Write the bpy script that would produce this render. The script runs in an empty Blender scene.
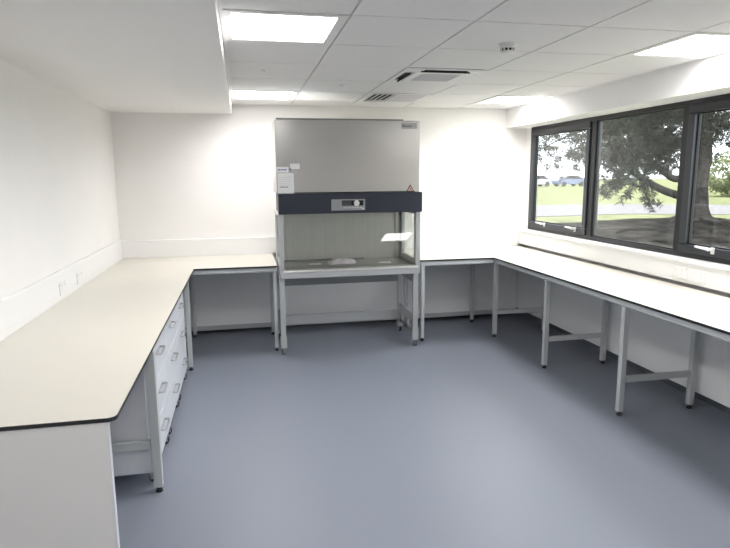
import bpy, bmesh, math, random
from mathutils import Vector, Matrix, noise
S = bpy.context.scene
COL = S.collection
PI = math.pi

# ------------------------------------------------------------------ camera
cam_d = bpy.data.cameras.new('camera')
cam = bpy.data.objects.new('camera', cam_d)
COL.objects.link(cam)
FPX, PITCH, YAW, ROLL = 582.5, -0.16573, 0.20449, -0.00774
cam_d.sensor_fit = 'HORIZONTAL'
cam_d.sensor_width = 36.0
cam_d.lens = FPX / 730 * 36
cam_d.clip_start = 0.05
cam_d.clip_end = 400
fwd0 = Vector((math.sin(YAW), math.cos(YAW), 0))
rt0 = Vector((math.cos(YAW), -math.sin(YAW), 0))
up0 = Vector((0, 0, 1))
fw = fwd0 * math.cos(PITCH) + up0 * math.sin(PITCH)
u2 = up0 * math.cos(PITCH) - fwd0 * math.sin(PITCH)
r3 = rt0 * math.cos(ROLL) + u2 * math.sin(ROLL)
u3 = u2 * math.cos(ROLL) - rt0 * math.sin(ROLL)
M = Matrix((r3, u3, -fw)).transposed().to_4x4()
M.translation = Vector((0, 0, 1.7066))
cam.matrix_world = M
S.camera = cam

# ------------------------------------------------------------------ world, sun, exposure
world = bpy.data.worlds.new('sky')
S.world = world
world.use_nodes = True
wn = world.node_tree.nodes
bg = wn['Background']
bg.inputs[0].default_value = (0.90, 0.945, 1.0, 1)
bg.inputs[1].default_value = 3.0
sun_d = bpy.data.lights.new('sun', 'SUN')
sun_d.energy = 4.0
sun_d.angle = 0.02
sun_d.color = (1.0, 0.93, 0.8)
sun = bpy.data.objects.new('sun', sun_d)
COL.objects.link(sun)
sun.rotation_euler = Vector((0.18, -1.0, -0.85)).to_track_quat('-Z', 'Y').to_euler()
PANEL_LIGHT = 7.5        # glow of the diffuser itself
LAMP_WATTS = 5.2         # downward light of each ceiling panel (prismatic, limited spread)
S.view_settings.view_transform = 'Standard'
S.view_settings.look = 'None'
S.view_settings.gamma = 1.0
S.view_settings.use_curve_mapping = False
S.view_settings.exposure = 0.97

# ------------------------------------------------------------------ materials
def mat(name, col, rough=0.5, metal=0.0, noise_amt=0.0, noise_scale=40, bump=0.0, bump_scale=200, spec=0.5, emit=None, stretch=None):
    m = bpy.data.materials.new(name)
    m.use_nodes = True
    nt = m.node_tree
    b = nt.nodes['Principled BSDF']
    b.inputs['Base Color'].default_value = (*col, 1)
    b.inputs['Roughness'].default_value = rough
    b.inputs['Metallic'].default_value = metal
    b.inputs['Specular IOR Level'].default_value = spec
    if emit is not None:
        b.inputs['Emission Color'].default_value = (*emit[0], 1)
        b.inputs['Emission Strength'].default_value = emit[1]
    tc = nt.nodes.new('ShaderNodeTexCoord')
    vec = tc.outputs['Object']
    if stretch:
        mp = nt.nodes.new('ShaderNodeMapping')
        mp.inputs['Scale'].default_value = stretch
        nt.links.new(vec, mp.inputs['Vector'])
        vec = mp.outputs['Vector']
    if noise_amt > 0:
        n = nt.nodes.new('ShaderNodeTexNoise')
        n.inputs['Scale'].default_value = noise_scale
        n.inputs['Detail'].default_value = 4
        nt.links.new(vec, n.inputs['Vector'])
        r = nt.nodes.new('ShaderNodeMapRange')
        r.inputs['From Min'].default_value = 0.3
        r.inputs['From Max'].default_value = 0.7
        r.inputs['To Min'].default_value = 1 - noise_amt
        r.inputs['To Max'].default_value = 1 + noise_amt
        nt.links.new(n.outputs['Fac'], r.inputs['Value'])
        mx = nt.nodes.new('ShaderNodeVectorMath')
        mx.operation = 'SCALE'
        mx.inputs[0].default_value = col
        nt.links.new(r.outputs['Result'], mx.inputs['Scale'])
        nt.links.new(mx.outputs['Vector'], b.inputs['Base Color'])
    if bump > 0:
        n2 = nt.nodes.new('ShaderNodeTexNoise')
        n2.inputs['Scale'].default_value = bump_scale
        n2.inputs['Detail'].default_value = 3
        nt.links.new(vec, n2.inputs['Vector'])
        bp = nt.nodes.new('ShaderNodeBump')
        bp.inputs['Strength'].default_value = bump
        bp.inputs['Distance'].default_value = 0.01
        nt.links.new(n2.outputs['Fac'], bp.inputs['Height'])
        nt.links.new(bp.outputs['Normal'], b.inputs['Normal'])
    return m

def glass(name, tint, gloss_mul=1.0):
    m = bpy.data.materials.new(name)
    m.use_nodes = True
    nt = m.node_tree
    nt.nodes.clear()
    o = nt.nodes.new('ShaderNodeOutputMaterial')
    t = nt.nodes.new('ShaderNodeBsdfTransparent')
    t.inputs['Color'].default_value = (*tint, 1)
    g = nt.nodes.new('ShaderNodeBsdfGlossy')
    g.inputs['Roughness'].default_value = 0.0
    fr = nt.nodes.new('ShaderNodeFresnel')
    ge = nt.nodes.new('ShaderNodeNewGeometry')
    mi = nt.nodes.new('ShaderNodeMapRange')          # thin pane: same reflectance from both faces
    mi.inputs['To Min'].default_value = 1.5
    mi.inputs['To Max'].default_value = 1 / 1.5
    nt.links.new(ge.outputs['Backfacing'], mi.inputs['Value'])
    nt.links.new(mi.outputs['Result'], fr.inputs['IOR'])
    mm = nt.nodes.new('ShaderNodeMath')
    mm.operation = 'MULTIPLY'
    mm.inputs[1].default_value = gloss_mul
    mx = nt.nodes.new('ShaderNodeMixShader')
    nt.links.new(fr.outputs[0], mm.inputs[0])
    nt.links.new(mm.outputs[0], mx.inputs[0])
    nt.links.new(t.outputs[0], mx.inputs[1])
    nt.links.new(g.outputs[0], mx.inputs[2])
    nt.links.new(mx.outputs[0], o.inputs[0])
    return m

WALL = mat('wall_paint', (0.90, 0.885, 0.868), 0.75, noise_amt=0.01, noise_scale=3, bump=0.02, bump_scale=300)
CEIL = mat('ceiling_tile', (0.81, 0.80, 0.795), 0.9, noise_amt=0.02, noise_scale=120, bump=0.08, bump_scale=350)
CGRID = mat('ceiling_grid_metal', (0.62, 0.61, 0.60), 0.6)
BULK = mat('bulkhead_paint', (0.87, 0.86, 0.845), 0.75, bump=0.02, bump_scale=300)
TRUNK = mat('trunking_plastic', (0.90, 0.895, 0.89), 0.45)
FLOOR = mat('floor_vinyl', (0.235, 0.260, 0.315), 0.42, noise_amt=0.07, noise_scale=260, bump=0.03, bump_scale=120)
SKIRT = mat('coved_vinyl', (0.15, 0.165, 0.19), 0.5, noise_amt=0.06, noise_scale=260)
TOP = mat('worktop_laminate', (0.76, 0.73, 0.655), 0.33, noise_amt=0.008, noise_scale=8, bump=0.01, bump_scale=500)
EDGE = mat('worktop_black_core', (0.02, 0.021, 0.024), 0.4)
FRAME = mat('frame_grey_paint', (0.60, 0.625, 0.63), 0.4)
DRAW = mat('drawer_white', (0.78, 0.80, 0.84), 0.4)
PANEL = mat('panel_white', (0.80, 0.79, 0.77), 0.5)
BOARD = mat('modesty_board_white', (0.92, 0.925, 0.93), 0.5)
BATT = mat('batten_grey', (0.52, 0.53, 0.55), 0.5)
CHROME = mat('brushed_steel', (0.55, 0.56, 0.57), 0.3, 0.9)
BLACKP = mat('black_plastic', (0.02, 0.02, 0.022), 0.5)
WFR = mat('window_frame_anthracite', (0.008, 0.009, 0.011), 0.35)
WFR2 = mat('window_sash_anthracite', (0.026, 0.029, 0.036), 0.35)
GASK = mat('rubber_gasket', (0.012, 0.012, 0.013), 0.6)
HANDLE = mat('white_handle', (0.75, 0.75, 0.74), 0.35)
WGLASS = glass('window_glass', (0.93, 0.95, 0.95))
SGLASS = glass('safety_glass', (0.94, 0.95, 0.93))
SILVER = mat('silver_paint', (0.56, 0.555, 0.535), 0.25, 0.88, noise_amt=0.02, noise_scale=6)
NAVY = mat('navy_paint', (0.020, 0.025, 0.042), 0.4, noise_amt=0.03)
STEEL = mat('stainless_steel', (0.66, 0.66, 0.64), 0.33, 0.85, noise_amt=0.05, noise_scale=5, stretch=(9, 9, 0.6))
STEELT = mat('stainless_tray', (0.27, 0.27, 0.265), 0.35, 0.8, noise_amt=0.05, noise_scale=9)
CTRL = mat('control_panel_grey', (0.30, 0.305, 0.31), 0.4)
REARP = mat('rear_panel_grey', (0.36, 0.375, 0.38), 0.5)
CABGREY = mat('cabinet_grey_paint', (0.50, 0.51, 0.515), 0.4, 0.2)
DARKG = mat('dark_grey_metal', (0.20, 0.22, 0.225), 0.5)
PAPER = mat('paper_white', (0.92, 0.92, 0.93), 0.7)
INK = mat('ink_grey', (0.22, 0.22, 0.26), 0.7)
INKB = mat('ink_blue', (0.14, 0.12, 0.42), 0.7)
SCREEN = mat('display_black', (0.006, 0.006, 0.008), 0.15)
LCD = mat('display_text_grey', (0.12, 0.125, 0.13), 0.4)
DIAL = mat('dial_white', (0.70, 0.70, 0.69), 0.4)
ORANGE = mat('warning_orange', (0.62, 0.30, 0.12), 0.5)
BAG = mat('lavender_plastic', (0.74, 0.66, 0.73), 0.4, noise_amt=0.12, noise_scale=25)
LAMPF = mat('lamp_frame_white', (0.82, 0.81, 0.80), 0.5)
DIFF = mat('lamp_diffuser', (0.9, 0.9, 0.9), 0.5, emit=((1.0, 0.975, 0.96), PANEL_LIGHT))
VENTW = mat('vent_white', (0.80, 0.80, 0.79), 0.5)
VENTG = mat('vent_grille_grey', (0.66, 0.65, 0.67), 0.6)
VDARK = mat('vent_dark', (0.03, 0.03, 0.03), 0.8)
ROOF = mat('outer_wall_render', (0.5, 0.48, 0.45), 0.8)

# ------------------------------------------------------------------ mesh helpers
class MB:
    """collects shapes, builds ONE mesh object; each shape may carry a material slot"""
    def __init__(s): s.bm = bmesh.new()
    def box(s, x0, x1, y0, y1, z0, z1, mi=0, bev=0.0, mtx=None):
        r = bmesh.ops.create_cube(s.bm, size=1.0)
        vs = r['verts']
        for v in vs:
            v.co = Vector(((x0 + x1) / 2 + v.co.x * (x1 - x0), (y0 + y1) / 2 + v.co.y * (y1 - y0), (z0 + z1) / 2 + v.co.z * (z1 - z0)))
        fs = list({f for v in vs for f in v.link_faces})
        for f in fs: f.material_index = mi
        if bev > 0:
            es = list({e for v in vs for e in v.link_edges})
            rr = bmesh.ops.bevel(s.bm, geom=es, offset=bev, segments=2, affect='EDGES', profile=0.6)
            vs = list({v for f in rr['faces'] for v in f.verts} | {v for v in vs if v.is_valid})
            for f in rr['faces']: f.material_index = mi
        if mtx is not None:
            bmesh.ops.transform(s.bm, matrix=mtx, verts=[v for v in vs if v.is_valid])
        return s
    def cyl(s, p0, p1, r0, r1=None, seg=16, mi=0):
        r1 = r0 if r1 is None else r1
        p0, p1 = Vector(p0), Vector(p1)
        d = p1 - p0
        q = d.to_track_quat('Z', 'Y').to_matrix().to_4x4()
        m = Matrix.Translation((p0 + p1) / 2) @ q
        r = bmesh.ops.create_cone(s.bm, cap_ends=True, segments=seg, radius1=r0, radius2=r1, depth=d.length, matrix=m)
        for f in {f for v in r['verts'] for f in v.link_faces}:
            f.material_index = mi
            if len(f.verts) == 4: f.smooth = True
        return s
    def tube(s, pts, r, seg=10, mi=0):
        pts = [Vector(p) for p in pts]
        rr = r if isinstance(r, (list, tuple)) else [r] * len(pts)
        rings = []
        for i, p in enumerate(pts):
            t = (pts[min(i + 1, len(pts) - 1)] - pts[max(i - 1, 0)]).normalized()
            a = t.orthogonal().normalized() if not rings else (prev - t * prev.dot(t)).normalized()
            prev = a
            b = t.cross(a)
            rings.append([s.bm.verts.new(p + (a * math.cos(2 * PI * k / seg) + b * math.sin(2 * PI * k / seg)) * rr[i]) for k in range(seg)])
        for i in range(len(rings) - 1):
            for k in range(seg):
                f = s.bm.faces.new((rings[i][k], rings[i][(k + 1) % seg], rings[i + 1][(k + 1) % seg], rings[i + 1][k]))
                f.smooth = True
                f.material_index = mi
        for ring, rev in ((rings[0], True), (rings[-1], False)):
            f = s.bm.faces.new(ring[::-1] if rev else ring)
            f.material_index = mi
        return s
    def prism(s, pts, z0, z1, mi=0, mi_side=None):
        """vertical prism over an xy outline (counter-clockwise)"""
        lo = [s.bm.verts.new((x, y, z0)) for x, y in pts]
        hi = [s.bm.verts.new((x, y, z1)) for x, y in pts]
        f = s.bm.faces.new(hi); f.material_index = mi
        f = s.bm.faces.new(lo[::-1]); f.material_index = mi
        n = len(pts)
        for i in range(n):
            f = s.bm.faces.new((lo[i], lo[(i + 1) % n], hi[(i + 1) % n], hi[i]))
            f.material_index = mi if mi_side is None else mi_side
        return s
    def extr(s, pts, axis, a0, a1, mi=0):
        """prism over an outline in the plane normal to axis ('x': pts=(y,z); 'y': pts=(x,z))"""
        def P(u, v, a): return (a, u, v) if axis == 'x' else (u, a, v)
        A = [s.bm.verts.new(P(u, v, a0)) for u, v in pts]
        B = [s.bm.verts.new(P(u, v, a1)) for u, v in pts]
        n = len(pts)
        fs = [s.bm.faces.new(A), s.bm.faces.new(B[::-1])]
        for i in range(n):
            fs.append(s.bm.faces.new((A[i], B[i], B[(i + 1) % n], A[(i + 1) % n])))
        for f in fs: f.material_index = mi
        return s
    def build(s, name, mats, parent=None, shift=None):
        bmesh.ops.recalc_face_normals(s.bm, faces=s.bm.faces)
        me = bpy.data.meshes.new(name)
        if shift is not None:
            bmesh.ops.translate(s.bm, verts=s.bm.verts, vec=-Vector(shift))
        s.bm.to_mesh(me)
        s.bm.free()
        for m in (mats if isinstance(mats, (list, tuple)) else [mats]): me.materials.append(m)
        o = bpy.data.objects.new(name, me)
        COL.objects.link(o)
        if parent is not None: o.parent = parent
        if shift is not None: o.location = shift
        return o

def tag(o, label=None, cat=None, group=None, kind=None):
    if label: o['label'] = label
    if cat: o['category'] = cat
    if group: o['group'] = group
    if kind: o['kind'] = kind
    return o
def struct(o, label=None, cat=None):
    return tag(o, label, cat, kind='structure')
def thing(name, loc, label, cat, group=None, rz=0):
    o = bpy.data.objects.new(name, None)
    o.empty_display_size = 0.1
    COL.objects.link(o)
    o.location = loc
    o.rotation_euler = (0, 0, rz)
    return tag(o, label, cat, group)
def kids(o): return [c for c in COL.objects if c.parent == o]
def dup(o, loc, label, parent=None):
    def cp(src, par):
        c = src.copy(); COL.objects.link(c)
        c.parent = par
        for k in kids(src): cp(k, c)
        return c
    c = cp(o, parent)
    c.location = loc
    if label: c['label'] = label
    return c

def rounded(pts, radii, seg=5):
    """round the given corners of an xy outline"""
    out = []
    n = len(pts)
    for i, p in enumerate(pts):
        r = radii[i]
        p = Vector(p)
        if r <= 0:
            out.append(tuple(p)); continue
        a = (Vector(pts[i - 1]) - p).normalized()
        b = (Vector(pts[(i + 1) % n]) - p).normalized()
        half = a.angle(b) / 2
        d = r / math.tan(half)
        pa, pb = p + a * d, p + b * d
        c = p + (a + b).normalized() * (r / math.sin(half))
        va, vb = pa - c, pb - c
        ang = va.angle_signed(vb)
        for k in range(seg + 1):
            t = -ang * k / seg
            out.append((c.x + va.x * math.cos(t) - va.y * math.sin(t), c.y + va.x * math.sin(t) + va.y * math.cos(t)))
    return out

# ------------------------------------------------------------------ room dimensions
XL, XR, YB, YF = -1.305, 3.37, 6.63, -1.6
ZC = 2.48
TX, TY, TS = 0.5518, 2.943, 0.6427
BLX, BLZ = -0.076, 2.382
BRX, BRZ = 3.100, 2.262
ZW0, ZW1 = 1.066, 2.262
ZB = 0.86

struct(MB().box(XL - .3, XR + .3, YF - .3, YB + .3, -.12, 0).build('floor', FLOOR), 'blue-grey speckled vinyl sheet floor', 'floor')
struct(MB().box(XL - .3, XL, YF - .3, YB + .3, 0, 2.75).build('wall_left', WALL), 'plain white wall behind the left worktop', 'wall')
struct(MB().box(XL, XR + .10, YB, YB + .3, 0, 2.75).build('wall_back', WALL), 'white end wall behind the safety cabinet', 'wall')
struct(MB().box(XL, XR + .3, YF - .3, YF, 0, 2.75).build('wall_front', WALL), 'white wall behind the camera', 'wall')
w = MB()
w.box(XR, XR + .10, YF, YB, 0, ZW0)
w.box(XR, XR + .10, YF, YB, ZW1, 2.75)
w.box(XR, XR + .10, 6.505, YB, ZW0, ZW1)
w.box(XR, XR + .10, YF, 2.76, ZW0, ZW1)
struct(w.build('wall_right', WALL), 'white wall under and around the window row', 'wall')
struct(MB().box(XL - .4, XR + .5, YF - .4, YB + .4, 2.75, 2.95).build('roof', ROOF), 'roof slab over the room', 'roof')

# suspended ceiling: recessed grid backing, tiles and perimeter angle in one mesh
lights = []
special = {(-1, 0), (-1, 4), (3, 0), (3, 4), (-1, -4), (3, -4), (1, 2), (1, 4)}
c = MB()
g = 0.006
c.box(BLX - .02, BRX + .02, YF, YB, ZC + .012, ZC + .03, 1)
for i in range(-1, 4):
    for j in range(-10, 6):
        x0, x1 = TX + TS * i, TX + TS * (i + 1)
        y0, y1 = TY + TS * j, TY + TS * (j + 1)
        x0, x1 = max(x0, BLX), min(x1, BRX)
        y0, y1 = max(y0, YF), min(y1, YB)
        if y1 - y0 < .05 or (i, j) in special: continue
        c.box(x0 + g, x1 - g, y0 + g, y1 - g, ZC, ZC + .014, 0, bev=.002)
c.box(BLX, BLX + .022, YF, YB, ZC - .003, ZC + .001, 2)
c.box(BRX - .015, BRX, YF, YB, ZC - .003, ZC + .001, 2)
c.box(BLX, BRX, YB - .02, YB, ZC - .003, ZC + .001, 2)
struct(c.build('ceiling', [CEIL, CGRID, LAMPF]), 'suspended ceiling of square white tiles', 'ceiling')
struct(MB().box(XL, BLX, YF, YB, BLZ, 2.75).build('trim_1', BULK), 'lowered white boxing along the left side of the ceiling', 'bulkhead')
struct(MB().box(BRX, XR, YF, YB, BRZ, 2.75).build('trim_2', BULK), 'white bulkhead above the windows', 'bulkhead')

# skirting (coved vinyl)
for nm, b in (('baseboard_left', (XL, XL + .012, YF, YB, 0, .1)), ('baseboard_back', (XL + .012, XR - .012, YB - .012, YB, 0, .085)), ('baseboard_right', (XR - .012, XR, YF, YB, 0, .1))):
    struct(MB().box(*b, bev=.003).build(nm, SKIRT), 'grey coved vinyl skirting on the %s wall' % nm.split('_')[1], 'skirting')

# dado trunking
t = MB().box(XL, -1.28, 2.0, YB, .8605, 1.066, bev=.004)
t.box(-1.281, -1.2785, 2.0, 6.575, .905, .907)
struct(t.build('trim_3', TRUNK), 'white dado trunking along the left wall', 'trunking')
t = MB().box(-1.28, 3.29, 6.575, YB, .8605, 1.048, bev=.004)
struct(t.build('trim_4', TRUNK), 'white dado trunking along the end wall', 'trunking')
t = MB().box(3.29, XR, YF, YB, .884, 1.035, bev=.004)
t.box(3.275, XR + .05, YF, YB, 1.038, 1.064, bev=.004)
struct(t.build('trim_5', TRUNK), 'white trunking and sill board under the windows', 'trunking')

# ------------------------------------------------------------------ windows
def window(n, y0, y1, opening, handles, label):
    """y1 > y0; outer frame in the wall plane, glass in a casement or fixed"""
    o = MB()
    X0, X1 = XR - .004, XR + .066
    f = .038
    for b in ((y0, y1, ZW0, ZW0 + f), (y0, y1, ZW1 - f, ZW1), (y0, y0 + f, ZW0 + f, ZW1 - f), (y1 - f, y1, ZW0 + f, ZW1 - f)):
        o.box(X0, X1, b[0], b[1], b[2], b[3], bev=.003)
    win = struct(o.build('window_%d' % n, WFR), label, 'window')
    a0, a1, b0, b1 = y0 + f, y1 - f, ZW0 + f, ZW1 - f
    if opening:
        s = MB()
        k = .066
        for b in ((a0, a1, b0, b0 + k), (a0, a1, b1 - k, b1), (a0, a0 + k, b0 + k, b1 - k), (a1 - k, a1, b0 + k, b1 - k)):
            s.box(X0 - .014, X1 - .02, b[0] + .003, b[1] - .003, b[2] + .003, b[3] - .003, bev=.004)
        s.build('sash_frame', WFR2, win)
        a0, a1, b0, b1 = a0 + k - .004, a1 - k + .004, b0 + k - .004, b1 - k + .004
    q = MB()
    for b in ((a0, a1, b0, b0 + .012), (a0, a1, b1 - .012, b1), (a0, a0 + .012, b0, b1), (a1 - .012, a1, b0, b1)):
        q.box(XR + .012, XR + .03, b[0], b[1], b[2], b[3])
    q.build('gasket', GASK, win)
    MB().box(XR + .018, XR + .024, a0 + .004, a1 - .004, b0 + .004, b1 - .004).build('window_pane', WGLASS, win)
    for hy in handles:
        h = MB()
        hz = ZW0 + .085
        xo = X0 - .014
        h.box(xo - .012, xo, hy - .014, hy + .014, hz - .024, hz + .024, bev=.004)
        h.cyl((xo - .01, hy, hz + .01), (xo - .05, hy, hz + .01), .011)
        h.tube([(xo - .045, hy, hz + .012), (xo - .05, hy + .03, hz + .016), (xo - .05, hy + .075, hz + .018), (xo - .045, hy + .125, hz + .02)], [.012, .011, .010, .009])
        ho = h.build('window_handle', HANDLE, win)
        ho['label'] = 'white lever handle'
    return win
window(1, 5.235, 6.505, True, (5.44, 6.07), 'dark framed opening window nearest the end wall')
window(2, 4.012, 5.235, False, (), 'dark framed fixed window in the middle of the row')
window(3, 2.76, 4.012, True, (3.62, 3.02), 'dark framed opening window cut off by the right edge')
# outside sill
struct(MB().box(XR + .066, XR + .15, 2.7, 6.56, ZW0 - .03, ZW0 + .004, bev=.004).build('trim_6', WFR2), 'dark outer window sill', 'sill')

# ------------------------------------------------------------------ ceiling lights
def cell(i, j):
    x0, x1 = max(TX + TS * i, BLX), min(TX + TS * (i + 1), BRX)
    return x0 + g, x1 - g, TY + TS * j + g, TY + TS * (j + 1) - g
x0, x1, y0, y1 = cell(-1, 0)
W_, H_ = x1 - x0, y1 - y0
lamp = thing('ceiling_light', ((x0 + x1) / 2, (y0 + y1) / 2, ZC), 'large glowing square ceiling panel at top left, nearest the camera', 'ceiling light', 'recessed ceiling light panels')
b = MB()
hx, hy, bx, by = W_ / 2, H_ / 2, W_ / 2 - .05, H_ / 2 - .044
for q in ((-hx, hx, -hy, -by), (-hx, hx, by, hy), (-hx, -bx, -by, by), (bx, hx, -by, by)):
    b.box(q[0], q[1], q[2], q[3], -.004, .014, bev=.001)
b.build('light_frame', LAMPF, lamp)
MB().box(-bx, bx, -by, by, .008, .012).build('diffuser', DIFF, lamp)
ld = bpy.data.lights.new('panel_lamp', 'AREA')
ld.shape = 'RECTANGLE'
ld.size, ld.size_y = 2 * bx - .01, 2 * by - .01
ld.energy = LAMP_WATTS
ld.spread = math.radians(150)
ld.color = (1.0, 0.975, 0.955)
lo = bpy.data.objects.new('panel_lamp', ld)
COL.objects.link(lo)
lo.parent = lamp
lo.location = (0, 0, .002)
for (i, j, lab) in ((-1, 4, 'small glowing ceiling panel at left, close to the end wall'),
                    (3, 0, 'glowing ceiling panel above the right-hand window at the picture edge'),
                    (3, 4, 'glowing ceiling panel in the far right corner over the first window'),
                    (-1, -4, 'glowing ceiling panel behind the camera on the left'),
                    (3, -4, 'glowing ceiling panel behind the camera on the right')):
    x0, x1, y0, y1 = cell(i, j)
    dup(lamp, ((x0 + x1) / 2, (y0 + y1) / 2, ZC), lab)

# ------------------------------------------------------------------ ceiling cassette and vent
x0, x1, y0, y1 = cell(1, 2)
cx, cy, h = (x0 + x1) / 2, (y0 + y1) / 2, (x1 - x0) / 2
ac = thing('air_conditioner', (cx, cy, ZC), 'white ceiling air conditioning cassette with grey centre grille', 'air conditioner')
b = MB()
o_, m_, i_ = h + .015, h - .045, h - .125
def ring(b, a, c_, z0, z1, bev=.002):
    b.box(-a, a, -a, -c_, z0, z1, bev=bev); b.box(-a, a, c_, a, z0, z1, bev=bev)
    b.box(-a, -c_, -c_, c_, z0, z1, bev=bev); b.box(c_, a, -c_, c_, z0, z1, bev=bev)
ring(b, h + .004, h - .03, -.007, .0)
ring(b, i_ + .03, .16, -.013, .0)
for sx in (-1, 1):
    for sy in (-1, 1):
        q0, q1 = sorted((sx * (h - .03), sx * (i_ - .02))); p0, p1 = sorted((sy * (h - .03), sy * (i_ - .02)))
        b.box(q0, q1, p0, p1, -.009, .0)
b.build('fascia', VENTW, ac)
MB().box(-h + .03, h - .03, -h + .03, h - .03, -.001, .012).build('slot_shade', VDARK, ac)  # solid dark plate, its colour stands for the shade inside the slots
for k, (sx, sy) in enumerate(((-1, 0), (0, -1), (1, 0), (0, 1))):
    b = MB()
    cc_ = (h - .03 + i_ + .03) / 2
    ln = i_ - .0
    fs_ = (.6, .35, 1, 1)[k]
    tilt = (1.35, 1.35, .12, .12)[k]
    if sx: b.box(-.026 * fs_, .026 * fs_, -ln, ln, -.0015, .0015, mtx=Matrix.Translation((sx * cc_, 0, -.010)) @ Matrix.Rotation(sx * tilt, 4, 'Y'))
    else: b.box(-ln, ln, -.026 * fs_, .026 * fs_, -.0015, .0015, mtx=Matrix.Translation((0, sy * cc_, -.010)) @ Matrix.Rotation(-sy * tilt, 4, 'X'))
    b.build('flap', VDARK if k < 2 else VENTW, ac)  # left and near flaps coloured dark for open-slot shade, the others stay white
b = MB().box(-.16, .16, -.16, .16, -.012, -.006)
for k in range(17):
    yy = -.15 + k * .30 / 16
    b.box(-.155, .155, yy - .003, yy + .003, -.015, -.011)
b.build('intake_grille', VENTG, ac)

x0, x1, y0, y1 = cell(1, 4)
cx, cy, h = (x0 + x1) / 2, (y0 + y1) / 2, (x1 - x0) / 2
vt = thing('ceiling_vent', (cx, cy, ZC), 'white louvred air vent in the ceiling above the cabinet', 'vent')
b = MB(); ring(b, h, h - .05, -.006, .012); b.build('vent_frame', VENTW, vt)
MB().box(-h + .05, h - .05, -h + .05, h - .05, .010, .0118).build('duct_shade', VDARK, vt)  # flat plate behind the blades, duct shade put into its dark colour
k0 = h - .05
for k in range(5):      # slots running away from the camera at the left end
    MB().box(-k0 + k * .05, -k0 + k * .05 + .012, -k0, k0, -.004, -.001).build('vent_blade', VENTW, vt)
for k in range(7):      # wide blades across the rest
    y_ = -k0 + k * 2 * k0 / 7
    MB().box(-k0 + .225, k0, y_, y_ + 2 * k0 / 7 - .012, -.004, .006).build('vent_blade', VENTG, vt)

# smoke detector and two small flush sensors
sd = thing('smoke_detector', (1.585, 3.40, ZC), 'round white smoke detector hanging from the ceiling', 'smoke detector')
b = MB().cyl((0, 0, 0), (0, 0, -.012), .055, .053, 28).cyl((0, 0, -.012), (0, 0, -.028), .046, .05, 28)
b.build('detector_base', VENTW, sd)
b = MB().cyl((0, 0, -.028), (0, 0, -.042), .036, .036, 24, 1)
for k in range(10):
    a = 2 * PI * k / 10
    b.cyl((.040 * math.cos(a), .040 * math.sin(a), -.026), (.038 * math.cos(a), .038 * math.sin(a), -.044), .005, seg=6)
b.build('sensing_chamber', [VENTW, VDARK], sd)
MB().cyl((0, 0, -.043), (0, 0, -.056), .044, .030, 28).build('detector_cap', VENTW, sd)
sens = thing('ceiling_sensor', (.198, 4.50, ZC), 'tiny flush disc in the tile between the two left ceiling lights', 'sensor', 'flush ceiling discs')
MB().cyl((0, 0, .001), (0, 0, -.006), .034, .030, 24).build('cover_ring', VENTW, sens)
MB().cyl((0, 0, -.005), (0, 0, -.012), .014, .011, 16).build('lens', VENTW, sens)
dup(sens, (.88, 5.11, ZC), 'tiny flush disc in the ceiling tile left of the air vent')

# ------------------------------------------------------------------ worktops
def worktop(name, outline, radii, label):
    t = thing(name, (outline[0][0], outline[0][1], ZB - .017), label, 'worktop')
    pts = rounded(outline, radii)
    sh = Vector((outline[0][0], outline[0][1], ZB - .017))
    pts = [(p[0] - sh.x, p[1] - sh.y) for p in pts]
    MB().prism(pts, 0, .0152).build('black_core', EDGE, t)
    MB().prism(pts, .0152, .017).build('laminate_surface', TOP, t)
    return t
worktop('worktop', [(-1.30, 2.125), (-.48, 2.125), (-.48, 5.645), (.302, 5.645), (.302, 6.62), (-1.30, 6.62)], [0, .032, .015, .012, 0, 0],
        'long cream L-shaped worktop with black edge along the left wall')
worktop('worktop', [(2.556, -1.3), (3.27, -1.3), (3.27, 6.62), (1.757, 6.62), (1.757, 5.655), (2.556, 5.655)], [0, 0, 0, 0, .012, .015],
        'long cream L-shaped worktop with black edge under the windows')

# ------------------------------------------------------------------ bench frames
ZT = ZB - .017
def leg(root, x, y, s=.036, z1=None):
    """square tube leg with an adjustable foot, centred on x, y"""
    z1 = (ZT - .045) if z1 is None else z1
    lx, ly = x - root.location.x, y - root.location.y
    h = s / 2
    o = MB().box(-h, h, -h, h, .03, z1, bev=.003).build('leg', FRAME, root)
    o.location = (lx, ly, 0)
    f = MB().cyl((0, 0, .012), (0, 0, .034), .006, seg=10).cyl((0, 0, 0), (0, 0, .014), .02, .015, 16).cyl((0, 0, .02), (0, 0, .026), .012, seg=6)
    f.build('levelling_foot', BLACKP, o)
    return o
def rail(root, name, x0, x1, y0, y1, z0, z1):
    l = root.location
    return MB().box(x0 - l.x, x1 - l.x, y0 - l.y, y1 - l.y, z0, z1, bev=.003).build(name, FRAME, root)
R0, R1 = ZT - .045, ZT
# left run
fr = thing('bench_frame', (-.8, 4.0, 0), 'grey steel frame under the left worktop beside the drawers', 'bench frame')
rail(fr, 'top_rail', -.585, -.545, 2.18, 5.62, R0, R1)
rail(fr, 'top_rail', -1.24, -1.2, 2.18, 6.42, R0, R1)
for y in (3.155, 5.25):
    leg(fr, -.517, y, .046 if y < 4 else .038); leg(fr, -1.2, y, .042)
    rail(fr, 'crossbar', -1.18, -.543, y - .015, y + .015, .255, .30)
    rail(fr, 'top_crossbar', -1.2, -.535, y - .015, y + .015, R0, R1)
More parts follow.
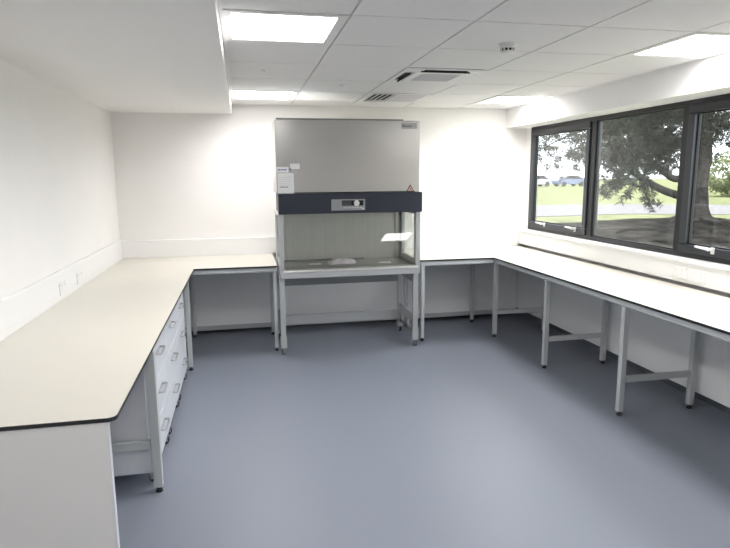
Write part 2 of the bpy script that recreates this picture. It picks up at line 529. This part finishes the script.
# back left
fr = thing('bench_frame', (-.1, 6.0, 0), 'grey steel bench frame in the far left corner beside the cabinet', 'bench frame')
rail(fr, 'top_rail', -.497, .292, 5.668, 5.70, R0, R1)
rail(fr, 'top_rail', -.6, .292, 6.30, 6.335, R0, R1)
rail(fr, 'top_crossbar', .257, .292, 5.70, 6.30, R0, R1)
leg(fr, .274, 5.686, .034); leg(fr, .268, 6.30, .034); leg(fr, -.565, 6.385, .036)
# back right
fr = thing('bench_frame', (2.1, 6.0, 0), 'grey steel bench frame between the cabinet and the far right corner', 'bench frame')
rail(fr, 'top_rail', 1.77, 2.566, 5.668, 5.70, R0, R1)
rail(fr, 'top_rail', 1.77, 2.62, 6.30, 6.335, R0, R1)
rail(fr, 'top_crossbar', 1.77, 1.805, 5.70, 6.30, R0, R1)
leg(fr, 1.787, 5.686, .034); leg(fr, 1.787, 6.30, .034); leg(fr, 2.597, 6.318, .036)
# right run
fr = thing('bench_frame', (2.9, 4.0, 0), 'grey steel H-legged frame carrying the worktop under the windows', 'bench frame')
rail(fr, 'top_rail', 2.578, 2.612, -1.25, 5.70, R0, R1)
rail(fr, 'top_rail', 3.15, 3.19, -1.25, 6.42, R0, R1)
for y in (5.66, 4.59, 3.515, 2.44, 1.37, .3):
    leg(fr, 2.588, y, .04); leg(fr, 3.17, y, .04)
    rail(fr, 'crossbar', 2.618, 3.15, y - .014, y + .014, .245, .29)
    rail(fr, 'top_crossbar', 2.612, 3.15, y - .014, y + .014, R0, R1)

# near end panel of the left bench
ep = thing('end_panel', (-.908, 2.142, 0), 'off-white panel closing the near end of the left worktop', 'panel')
MB().box(-.367, .392, -.012, .012, .02, ZT - .001, bev=.001).build('board', PANEL, ep)
MB().box(.392, .400, -.013, .013, .0, ZT - .001, bev=.002).build('edge_strip', DRAW, ep)
# white back boards behind the knee space on the left
kb = MB().box(-1.235, -.56, 3.186, 3.20, .10, ZT - .05, bev=.001)
tag(kb.build('side_board', DRAW), 'pale board closing the side of the drawers, behind the near leg', 'panel')

# modesty boards under the worktops, with the dark service gap below
mb = thing('modesty_board', (-.5, 6.45, 0), 'pale board under the far left corner of the worktop, stopping short of the floor', 'board')
MB().box(-.76, .792, -.006, .012, .10, ZT - .01, bev=.001).build('board', BOARD, mb)
MB().box(-.76, .792, .0, .012, .048, .10, bev=.002).build('bottom_batten', BATT, mb)
mb = thing('modesty_board', (1.0, 6.45, 0), 'pale board behind the legs of the cabinet stand', 'board')
MB().box(-.706, .745, -.006, .012, .10, ZT - .01, bev=.001).build('board', BOARD, mb)
MB().box(-.706, .745, .0, .012, .048, .10, bev=.002).build('bottom_batten', BATT, mb)
mb = thing('modesty_board', (2.4, 6.45, 0), 'pale board under the far right corner, right of the cabinet', 'board')
MB().box(-.653, .82, -.006, .012, .10, ZT - .01, bev=.001).build('board', BOARD, mb)
MB().box(-.653, .82, .0, .012, .048, .10, bev=.002).build('bottom_batten', BATT, mb)
mb = thing('modesty_board', (3.225, 3.0, 0), 'long pale board under the windows behind the bench legs', 'board')
MB().box(0, .018, -4.4, 3.46, .115, ZT - .01, bev=.001).build('board', BOARD, mb)

# ------------------------------------------------------------------ drawer pedestals
PH = .80
ped = thing('drawer_pedestal', (-.53, 3.515, 0), 'white three-drawer pedestal nearest the camera under the left worktop', 'drawer unit', 'drawer pedestals under the left worktop')
MB().box(-.55, -.02, -.31, .31, .085, .785, bev=.003).build('carcass', DRAW, ped)
for k in range(3):
    z0 = .09 + k * .2325
    d = MB().box(0, .018, -.308, .308, 0, .2285, bev=.002).build('drawer', DRAW, ped)
    d.location = (-.018, 0, z0)
    hz = .145
    h = MB().tube([(.016, -.082, hz), (.042, -.082, hz), (.048, -.074, hz), (.048, .074, hz), (.042, .082, hz), (.016, .082, hz)], .006, 8)
    h.cyl((.016, -.082, hz), (.021, -.082, hz), .009, seg=10).cyl((.016, .082, hz), (.021, .082, hz), .009, seg=10)
    h.box(.0165, .019, -.082, .082, hz - .006, hz + .006)
    ho = h.build('handle', CHROME, d)
    ho['label'] = 'steel bow handle'
for sx in (-.5, -.028):
    for sy in (-.24, .24):
        c = MB().cyl((0, -.011, .026), (0, .011, .026), .026, seg=18)
        c.build('castor', BLACKP, ped).location = (sx, sy, 0)
        cc = MB().box(-.02, .02, -.019, -.014, .02, .06).box(-.02, .02, .014, .019, .02, .06).box(-.022, .022, -.019, .019, .056, .085)
        cc.build('castor_fork', CHROME, ped).location = (sx, sy, 0)
dup(ped, (-.53, 4.14, 0), 'white three-drawer pedestal in the middle of the row of three')
dup(ped, (-.53, 4.765, 0), 'white three-drawer pedestal farthest from the camera, by the far leg')

# ------------------------------------------------------------------ biological safety cabinet
CX0, CX1, CY = .322, 1.690, 5.48
cab = thing('safety_cabinet', (1.0, 5.9, .72), 'large silver and navy biological safety cabinet with glass front', 'safety cabinet')
L = cab.location
def cb(b, name, m): 
    return b.build(name, m, cab) if False else _cb(b, name, m)
def _cb(b, name, m, par=None):
    bmesh.ops.translate(b.bm, verts=b.bm.verts, vec=-Vector(L))
    return b.build(name, m, par or cab)
_cb(MB().box(CX0 - .012, 1.682, CY, 6.05, 1.56, 2.226, bev=.006), 'hood', SILVER)
_cb(MB().box(CX0 + .002, 1.52, CY + .004, CY + .3, 2.226, 2.238, bev=.002), 'hood_lid', DARKG)
_cb(MB().box(CX0 - .002, 1.702, CY - .035, CY + .10, 1.366, 1.556, bev=.006).box(CX0 + .02, 1.67, CY + .1, 6.22, 1.37, 1.56), 'fascia_band', NAVY)
# control panel on the band
yb = CY - .035
cp = _cb(MB().box(.812, 1.135, yb - .006, yb + .002, 1.393, 1.497, bev=.002), 'control_panel', CTRL)
_cb(MB().box(.912, 1.118, yb - .0085, yb - .004, 1.438, 1.486, bev=.001), 'display', SCREEN, cp)
d = MB().cyl((1.052, yb - .006, 1.460), (1.052, yb - .020, 1.460), .028, .026, 24)
_cb(d, 'dial', DIAL, cp)
b = MB()
for k in range(3):
    for q in range(5):
        b.box(.922 + q * .017, .934 + q * .017, yb - .0095, yb - .007, 1.446 + k * .012, 1.452 + k * .012)
_cb(b, 'display_text', LCD, cp)
b = MB()
for q in range(7): b.box(.93 + q * .026, .944 + q * .026, yb - .009, yb - .004, 1.414, 1.422, bev=.001)
_cb(b, 'button', DIAL, cp)
_cb(MB().box(1.105, 1.122, yb - .010, yb - .004, 1.402, 1.416, bev=.001), 'button', DIAL, cp)
# name badge (unreadable in the photo: dark letters on a grey plate)
bd = _cb(MB().box(1.500, 1.650, CY - .004, CY + .002, 2.150, 2.205, bev=.001), 'badge', CABGREY)
b = MB()
for q, (w_, h_) in enumerate(((.016, .026), (.012, .026), (.013, .018), (.011, .018), (.020, .018), (.013, .018))):
    xx = 1.505 + q * .0165
    b.box(xx, xx + .0125, CY - .006, CY - .003, 2.165, 2.165 + h_)
_cb(b, 'badge_letters', INK, bd)
# warning triangle
def tri(b, cx, cz, s, y0, y1, mi=0):
    b.extr([(cx - s, cz - s * .7), (cx + s, cz - s * .7), (cx, cz + s * 1.03)], 'y', y0, y1, mi)
wt = MB(); tri(wt, 1.590, 1.588, .040, CY - .004, CY + .001)
wt = _cb(wt, 'warning_sticker', BLACKP)
b = MB(); tri(b, 1.590, 1.588, .030, CY - .005, CY - .003); _cb(b, 'orange_triangle', ORANGE, wt)
b = MB(); tri(b, 1.590, 1.586, .019, CY - .006, CY - .004); _cb(b, 'pale_triangle', DIAL, wt)
b = MB()
b.cyl((1.590, CY - .0055, 1.584), (1.590, CY - .0075, 1.584), .003, seg=10)
for a in (90, 210, 330):
    ca, sa = math.cos(math.radians(a)), math.sin(math.radians(a))
    b.cyl((1.590 + .0065 * ca, CY - .0055, 1.584 + .0065 * sa), (1.590 + .0065 * ca, CY - .0075, 1.584 + .0065 * sa), .0042, seg=10)
_cb(b, 'hazard_symbol', BLACKP, wt)

# carcass: ledge, side walls with windows, stainless interior
side = []
for s_, xo, xi in ((-1, CX0 - .008, CX0 + .036), (1, 1.645, 1.690)):
    b = MB()
    xa, xb = xo, xi
    b.box(xa, xb, CY - .015, CY + .055, .765, 1.366, bev=.004)          # front pillar
    b.box(xa + .01, xb - .005, 6.02, 6.22, .765, 1.37, bev=.003)          # rear pillar
    b.box(xa + .005, xb - .005, CY + .05, 6.03, .765, .90, bev=.003)
    b.box(xa + .005, xb - .005, CY + .05, 6.03, 1.34, 1.37, bev=.003)
    sw = _cb(b, 'side_wall', CABGREY)
    m_ = (xa + xb) / 2
    _cb(MB().box(m_ - .003, m_ + .003, CY + .05, 6.03, .895, 1.345), 'side_glass', SGLASS, sw)
b = MB().box(CX0 + .05, 1.642, 6.09, 6.11, .80, 1.37)
_cb(b, 'back_lining', STEEL)
for x_ in (.385, 1.600): _cb(MB().box(x_, x_ + .013, 6.05, 6.09, .84, 1.36), 'corner_post', STEEL)
_cb(MB().box(CX0 + .01, 1.68, 6.11, 6.22, .755, 1.37, bev=.003), 'rear_duct', CABGREY)
_cb(MB().box(CX0 + .052, 1.640, CY + .035, 6.085, .790, .838, bev=.002).box(CX0 + .052, 1.25, 6.06, 6.09, .838, .852).box(.36, 1.638, CY + .10, CY + .105, .8375, .8395), 'work_tray', STEELT)
b = MB()
n = 8
prof = [(CY + .04, .842), (CY - .005, .842)] + [(CY - .005 - .022 * math.sin(PI / 2 * k / n), .842 - .022 + .022 * math.cos(PI / 2 * k / n)) for k in range(1, n + 1)] + [(CY - .027, .815), (CY + .04, .815)]
b.extr(prof, 'x', CX0 + .03, 1.668)
_cb(b, 'front_grille_lip', STEEL)
_cb(MB().box(CX0 + .0, 1.682, CY - .02, 6.12, .757, .815, bev=.004), 'front_ledge', CABGREY)
# sloped sash
th = math.radians(10.9)
sb, st = (CY + .0, .845), (CY + .0 + .53 * math.tan(th), .845 + .53)
dy = .003
b = MB().extr([(sb[0] - dy, sb[1]), (sb[0] + dy, sb[1]), (st[0] + dy, st[1]), (st[0] - dy, st[1])], 'x', CX0 + .054, 1.638)
_cb(b, 'front_sash', SGLASS)
# stand
st_ = thing('cabinet_stand', (1.0, 5.9, 0), 'grey steel stand on castors carrying the safety cabinet', 'stand')
LS = st_.location
def sp(b, name, m, par=None):
    bmesh.ops.translate(b.bm, verts=b.bm.verts, vec=-Vector(LS)); return b.build(name, m, par or st_)
for x in (.335, 1.662):
    for y in (5.54, 6.12):
        lg = sp(MB().box(x - .025, x + .025, y - .025, y + .025, .17, .752, bev=.004), 'leg', CABGREY)
        sp(MB().box(x - .030, x + .030, y - .030, y + .030, .065, .18, bev=.005), 'leg_sleeve', CABGREY, lg)
        if y < 6: sp(MB().cyl((x, y, .0), (x, y, .07), .024, .022, 16), 'levelling_foot', DARKG, lg)
        else:
            sp(MB().cyl((x - .012, y, .032), (x + .012, y, .032), .032, seg=20), 'castor', BLACKP, lg)
            sp(MB().cyl((x - .016, y, .032), (x + .016, y, .032), .016, seg=16).box(x - .02, x + .02, y - .02, y + .02, .055, .07), 'castor_hub', CABGREY, lg)
    sp(MB().box(x - .02, x + .02, 5.55, 6.10, .655, .752, bev=.003), 'side_rail', CABGREY)
    b = MB()
    b.box(x - .012, x + .012, 5.55, 6.10, .235, .325, bev=.002)
    b.box(x - .012, x + .012, 5.55, 5.66, .12, .24, bev=.002)
    b.box(x - .012, x + .012, 5.77, 5.90, .12, .24, bev=.002)
    b.box(x - .012, x + .012, 6.00, 6.10, .12, .24, bev=.002)
    b.box(x - .012, x + .012, 5.55, 6.10, .12, .165, bev=.002)
    sp(b, 'side_plate', CABGREY)
sp(MB().box(.355, 1.64, 6.11, 6.14, .145, .25, bev=.003), 'rear_beam', CABGREY)
sp(MB().box(.355, 1.64, 6.11, 6.13, .57, .75, bev=.003), 'rear_panel', REARP)

# paperwork stuck to the hood's lower left
def sheet(name, x0, x1, z0, z1, y, label, marks, rot=0):
    t = thing(name, ((x0 + x1) / 2, y, z0), label, 'paper')
    hw, hh = (x1 - x0) / 2, z1 - z0
    MB().box(-hw, hw, -.0015, 0, 0, hh).build('sheet', PAPER, t)
    for mt, lst in marks:
        b = MB()
        for (a0, a1, c0, c1) in lst: b.box(-hw + a0 * 2 * hw, -hw + a1 * 2 * hw, -.0022, -.0012, c0 * hh, c1 * hh)
        b.build('printed_text', mt, t)
    return t
sheet('paper_notice', .322, .470, 1.558, 1.742, CY - .0005, 'tall white printed notice on the lower left of the silver hood',
      ((INK, [(.12, .20, .30, .34), (.22, .36, .295, .345), (.38, .50, .30, .34), (.52, .64, .29, .335)]), (CABGREY, [(.1, .9, .80, .812), (.1, .8, .70, .712), (.1, .88, .60, .612), (.1, .7, .50, .512), (.1, .85, .41, .422)])))
sheet('paper_label', .316, .424, 1.748, 1.800, CY - .0005, 'small white label with blue print above the taller notice',
      ((INKB, [(.12, .30, .40, .62), (.33, .52, .42, .60), (.55, .84, .40, .60)]),))
sheet('paper_sticker', .440, .530, 1.780, 1.830, CY - .0005, 'blank white sticker on the hood, right of the blue-print label', ())
b = MB().box(.437, .447, CY - .010, CY - .0005, 1.764, 1.788, bev=.002)
tag(b.build('clip', DARKG), 'small dark clip beside the blue-print label', 'clip')

# things inside the cabinet
def tray_label(x, y, lab):
    b = MB().box(x - .060, x + .060, y - .032, y + .032, .8382, .8405)
    o = b.build('paper_slip', PAPER)
    tag(o, lab, 'paper', 'paper slips on the work tray')
tray_label(.690, 5.80, 'small white slip on the steel tray, left of the lavender bag')
tray_label(1.400, 5.745, 'small white slip on the steel tray, right of the lavender bag')
bm = bmesh.new()
bmesh.ops.create_grid(bm, x_segments=34, y_segments=24, size=1)
random.seed(4)
top = {}
for v in bm.verts:
    u, w_ = v.co.x, v.co.y
    r = max(abs(u) ** 3 + abs(w_) ** 3, 0) ** (1 / 3)
    e = max(0, 1 - r ** 5)
    rad = 1 + .13 * noise.noise(Vector((u * 1.3 + 5, w_ * 1.3, 0)))
    hgt = e * (.030 + .026 * noise.noise(Vector((u * 2.2, w_ * 2.6, 3))) + .010 * abs(noise.noise(Vector((u * 7, w_ * 6, 9)))) + .014 * (u < -.1) * (1 - abs(w_)))
    v.co = Vector((u * .142 * rad, w_ * .10 * rad + .01 * u, max(hgt, .0015) * 1.05))
for f in bm.faces: f.smooth = True
ret = bmesh.ops.extrude_face_region(bm, geom=bm.faces[:])
for v in [e for e in ret['geom'] if isinstance(e, bmesh.types.BMVert)]: v.co.z = 0.0
bmesh.ops.recalc_face_normals(bm, faces=bm.faces)
me = bpy.data.meshes.new('plastic_bag'); bm.to_mesh(me); bm.free(); me.materials.append(BAG)
bag = bpy.data.objects.new('plastic_bag', me); COL.objects.link(bag); bag.location = (.975, 5.84, .8382)
tag(bag, 'crumpled lavender plastic bag lying on the steel work tray', 'bag')

# ------------------------------------------------------------------ sockets on the trunking
def socket(loc, rz, lab):
    t = thing('wall_socket', loc, lab, 'socket', 'double sockets on the dado trunking', rz)
    MB().box(-.073, .073, -.009, 0, -.043, .043, bev=.003).build('faceplate', TRUNK, t)
    for sx in (-.036, .036):
        b = MB()
        b.box(sx - .004, sx + .004, -.0095, -.008, .0, .010)
        b.box(sx - .014, sx - .008, -.0095, -.008, -.018, -.013)
        b.box(sx + .008, sx + .014, -.0095, -.008, -.018, -.013)
        b.build('pin_hole', LAMPF, t)
        MB().box(sx - .007, sx + .007, -.013, -.008, .018, .034, bev=.002).build('rocker_switch', VENTW, t)
    return t
s0 = socket((-1.28, 4.86, .945), PI / 2, 'white double socket on the left trunking, farther from the camera')
dup(s0, (-1.28, 4.42, .94), 'white double socket on the left trunking, nearer the camera')
s1 = dup(s0, (3.29, 3.86, .96), 'white double socket on the window trunking, left one of the pair')
s1.rotation_euler = (0, 0, -PI / 2)
s2 = dup(s1, (3.29, 3.67, .96), 'white double socket on the window trunking, right one of the pair')

# ------------------------------------------------------------------ outdoors
GRASS = mat('grass', (0.148, 0.155, 0.085), 0.9, noise_amt=0.3, noise_scale=1.4, bump=0.5, bump_scale=30, spec=0.0)
ROAD = mat('road_pale', (0.16, 0.152, 0.155), 0.9, noise_amt=0.06, noise_scale=3, spec=0.0)
MULCH = mat('mulch', (0.026, 0.023, 0.02), 0.95, noise_amt=0.85, noise_scale=3.2, bump=1.0, bump_scale=9, spec=0.0)
BARK = mat('bark', (0.045, 0.04, 0.036), 0.95, noise_amt=0.35, noise_scale=9, bump=0.9, bump_scale=14, spec=0.0)
NEEDLE = mat('pine_needles', (0.042, 0.047, 0.038), 0.7, noise_amt=0.3, noise_scale=2, spec=0.0)
LEAF = mat('bush_leaves', (0.14, 0.16, 0.075), 0.8, noise_amt=0.3, noise_scale=1, spec=0.0)
GZ = .2
TXY = Vector((10.78, 12.35))
def gh(x, y):
    d = (Vector((x, y)) - TXY)
    r = math.hypot(d.x / 3.6, d.y / 3.0)
    return GZ + .38 * math.exp(-r * r)
me_b = MB()
me_b.prism([(3.7, -60), (170, -60), (170, 190), (-60, 190), (-60, 7.1), (3.7, 7.1)], GZ - .3, GZ)
struct(me_b.build('ground_lawn', GRASS), 'bright green lawn outside the windows', 'lawn')
rd = MB()
near = [(-60, 19.0), (10.8, 19.6), (14.4, 20.0), (17.4, 18.7), (30, 13), (60, -8)]
far = [(70, -2), (36, 16), (24, 23.5), (19, 26.8), (13, 27.3), (-60, 27)]
rd.prism(near + far, GZ, GZ + .02)
struct(rd.build('ground_road', ROAD), 'pale tarmac road crossing the lawn outside', 'road')
bm = bmesh.new()
NU, NV = 60, 60
vs = []
for i in range(NU + 1):
    row = []
    for j in range(NV + 1):
        a = 2 * PI * i / NU
        r = (j / NV)
        x = 8.9 + math.cos(a) * r * 5.0
        y = 10.6 + math.sin(a) * r * 4.9
        x = max(x, 3.72)
        z = gh(x, y) + .05 * noise.noise(Vector((x * 2.1, y * 2.1, 0))) + .03 * noise.noise(Vector((x * 7, y * 7, 0))) + .03
        if j == NV: z = GZ - .02
        row.append(bm.verts.new((x, y, z)))
    vs.append(row)
for i in range(NU):
    for j in range(NV):
        try: bm.faces.new((vs[i][j], vs[i + 1][j], vs[i + 1][j + 1], vs[i][j + 1])).smooth = True
        except ValueError: pass
bmesh.ops.remove_doubles(bm, verts=bm.verts, dist=.0005)
bmesh.ops.recalc_face_normals(bm, faces=bm.faces)
me = bpy.data.meshes.new('ground_mulch'); bm.to_mesh(me); bm.free(); me.materials.append(MULCH)
mo = bpy.data.objects.new('ground_mulch', me); COL.objects.link(mo)
struct(mo, 'dark bark mulch bed under the pine tree', 'mulch bed')

# pine tree
tree = thing('pine_tree', (TXY.x, TXY.y, gh(TXY.x, TXY.y)), 'large spreading pine tree with drooping branches outside the windows', 'tree')
TL = Vector(tree.location)
random.seed(11)
b = MB()
tp = [Vector((0, 0, -.15)), Vector((.0, 0, .05)), Vector((.02, 0, .3)), Vector((.02, .02, .9)), Vector((.07, 0, 1.6)), Vector((.05, .05, 2.6)), Vector((.1, .1, 4.2)), Vector((.0, .1, 6.5))]
b.tube(tp, [.62, .42, .30, .25, .235, .21, .16, .06], 16)
for k in range(6):
    a = k * 1.05 + .3
    b.tube([(0, 0, .18), (.36 * math.cos(a), .36 * math.sin(a), .03), (.75 * math.cos(a), .75 * math.sin(a), -.12)], [.14, .10, .03], 8)
b.build('trunk', BARK, tree)
tips = []
def branch(pts, radii, leafy=True, dens=1.0, start=.35):
    pts = [Vector(p) for p in pts]
    # smooth with catmull-rom
    out, rr = [], []
    for i in range(len(pts) - 1):
        p0, p1, p2, p3 = pts[max(i - 1, 0)], pts[i], pts[i + 1], pts[min(i + 2, len(pts) - 1)]
        for k in range(5):
            t = k / 5
            out.append(.5 * ((2 * p1) + (p2 - p0) * t + (2 * p0 - 5 * p1 + 4 * p2 - p3) * t * t + (3 * p1 - p0 - 3 * p2 + p3) * t ** 3))
            rr.append(radii[i] * (1 - t) + radii[i + 1] * t)
    out.append(pts[-1]); rr.append(radii[-1])
    MB().tube(out, rr, 8).build('branch', BARK, tree)
    n_ = len(out)
    for i in range(int(n_ * start), n_):
        if not leafy: break
        for _ in range(int(3 * dens + random.random())):
            f = i / n_
            spread = .55
            tips.append((out[i] + Vector((random.gauss(0, spread), random.gauss(0, spread), random.gauss(-.05, .28)))))
W = lambda x, y, z: Vector((x, y, z)) - TL
# the two boughs that cross the middle window
branch([(-.1, 0, .75), W(10.45, 12.22, 1.16), W(9.83, 12.4, 1.36), W(9.32, 12.56, 1.69), W(8.8, 12.73, 2.05), W(8.1, 12.9, 2.35)], [.13, .105, .09, .08, .05, .02], start=.75)
branch([(-.1, 0, 1.15), W(10.19, 12.37, 1.60), W(9.73, 12.51, 1.93), W(9.2, 12.7, 2.4), W(8.5, 12.9, 2.9)], [.11, .085, .07, .05, .02], start=.55)
# hanging sprays
branch([W(9.41, 12.52, 1.60), W(9.45, 12.45, 1.35), W(9.53, 12.4, 1.1), W(9.62, 12.35, .92)], [.03, .02, .015, .01], leafy=False)
for k in range(22):
    t = k / 21
    tips.append(W(9.38 + .26 * t, 12.5 - .15 * t, 1.6 - .68 * t) + Vector((random.gauss(0, .07), random.gauss(0, .1), random.gauss(0, .05))))
for k in range(60):
    t = random.random()
    tips.append(W(8.55 + .75 * t, 12.7, 1.35 + .25 * random.random()) + Vector((0, random.gauss(0, .4), random.gauss(0, .14))))
# crown boughs all round
for k in range(22):
    a = 2 * PI * k / 22 + random.uniform(-.15, .15)
    z = random.uniform(1.9, 5.5)
    Lr = random.uniform(3.0, 4.6) * (1 - (z - 1.9) * .09)
    dx, dy_ = math.cos(a), math.sin(a)
    branch([(.0, 0, z), (dx * Lr * .3, dy_ * Lr * .3, z + .35), (dx * Lr * .65, dy_ * Lr * .65, z + .35), (dx * Lr, dy_ * Lr, z - .15)], [.08, .06, .04, .012], dens=1.0, start=.25)
# boughs reaching left across the far window, thinner and more open
for (x, y, z, d) in ((7.0, 13.3, 2.35, .45), (7.6, 13.0, 2.25, .4), (7.3, 13.6, 2.8, .5), (8.0, 12.7, 2.5, .8)):
    branch([(-.2, .1, 1.7), W((x + 10.6) / 2, (y + 12.4) / 2, z + .5), W((3 * x + 10.6) / 4, (3 * y + 12.4) / 4, z + .35), W(x, y, z - .1)], [.07, .045, .025, .01], dens=d, start=.35)
# dense mass behind the middle window
for k in range(1150):
    tips.append(W(random.uniform(8.5, 11.2), random.uniform(11.6, 14.2), random.triangular(1.95, 4.0, 3.2)))
for k in range(260):
    tips.append(W(random.uniform(8.5, 10.3), random.uniform(12.2, 13.4), random.uniform(1.75, 2.5)))
for k in range(240):
    tips.append(W(random.uniform(10.6, 12.6), random.uniform(11.2, 12.8), random.uniform(2.35, 3.8)))
for k in range(70):
    tips.append(W(random.uniform(6.9, 8.3), random.uniform(12.6, 13.6), random.uniform(1.85, 2.7)))
verts, faces = [], []
for tpt in tips:
    ax = Vector((random.gauss(0, 1), random.gauss(0, 1), random.gauss(-.3, .6))).normalized()
    for q in range(26):
        d = (ax * random.uniform(.1, 1.1) + Vector((random.gauss(0, .6), random.gauss(0, .6), random.gauss(0, .6)))).normalized()
        ln = random.uniform(.10, .20)
        base = tpt + ax * random.uniform(-.10, .08)
        sd_ = d.orthogonal().normalized()
        sd_.rotate(Matrix.Rotation(random.uniform(0, PI), 3, d))
        w_ = .011
        n0 = len(verts)
        verts += [base - sd_ * w_ * .5, base + d * ln * .5 - sd_ * w_, base + d * ln, base + d * ln * .5 + sd_ * w_]
        faces.append((n0, n0 + 1, n0 + 2, n0 + 3))
me = bpy.data.meshes.new('foliage'); me.from_pydata(verts, [], faces); me.materials.append(NEEDLE)
fo = bpy.data.objects.new('foliage', me); COL.objects.link(fo); fo.parent = tree
fo['kind'] = 'stuff'

# distant bushes
def bush(x, y, r, h, lab, seed):
    random.seed(seed)
    t = thing('bush', (x, y, GZ), lab, 'bush', 'distant bushes beyond the lawn')
    b = MB()
    for k in range(5):
        a = k * 1.26
        b.tube([(0, 0, -.05), (r * .3 * math.cos(a), r * .3 * math.sin(a), h * .5)], [.09, .04], 6)
    b.build('stem', BARK, t)
    v_, f_ = [], []
    for k in range(5200):
        d = Vector((random.gauss(0, 1), random.gauss(0, 1), random.gauss(0, 1))).normalized()
        lump = 1 + .3 * noise.noise(d * 2.5 + Vector((seed, 0, 0)))
        rr_ = random.uniform(.75, 1.0) * lump
        p = Vector((d.x * r * rr_, d.y * r * rr_, h * .52 + d.z * h * .5 * rr_))
        a_ = Vector((random.gauss(0, 1), random.gauss(0, 1), random.gauss(0, 1))).normalized() * .11
        c_ = a_.orthogonal().normalized() * .07
        n0 = len(v_)
        v_ += [p - a_, p + c_, p + a_, p - c_]
        f_.append((n0, n0 + 1, n0 + 2, n0 + 3))
    me = bpy.data.meshes.new('leaves'); me.from_pydata(v_, [], f_); me.materials.append(LEAF)
    o = bpy.data.objects.new('leaves', me); COL.objects.link(o); o.parent = t; o['kind'] = 'stuff'
bush(32.5, 33.5, 2.3, 2.9, 'pale green rounded bush beyond the lawn, right of the pine trunk', 3)
bush(40.5, 36.0, 2.4, 3.4, 'taller pale bush at the right picture edge beyond the lawn', 5)

# distant parked cars
def car(x, y, rz, m, lab):
    t = thing('car', (x, y, GZ), lab, 'car', 'parked cars far across the lawn', rz)
    prof = [(-2.1, .35), (-2.15, .8), (-1.9, .95), (-1.2, 1.0), (-.5, 1.0), (1.9, .98), (2.12, .85), (2.15, .4), (2.0, .3), (-2.0, .3)]
    MB().extr(prof, 'y', -.85, .85).build('body', m, t)
    MB().extr([(-1.25, 1.0), (-.55, 1.43), (.95, 1.45), (1.75, .98)], 'y', -.72, .72).build('cabin_glass', SCREEN, t)
    MB().box(-.5, .95, -.68, .68, 1.43, 1.48, bev=.01).build('car_roof', m, t)
    for wx in (-1.35, 1.35):
        for wy in (-.8, .8):
            MB().cyl((wx, wy - .1, .32), (wx, wy + .1, .32), .32, seg=18).build('wheel', BLACKP, t)
CARB = mat('car_blue_grey', (0.15, 0.17, 0.26), 0.3)
CARW = mat('car_white', (0.4, 0.4, 0.44), 0.3)
car(43.0, 72.0, .1, CARB, 'blue-grey car parked far across the lawn, seen through the far window')
car(38.6, 73.0, .1, CARW, 'white car parked left of the blue-grey car')
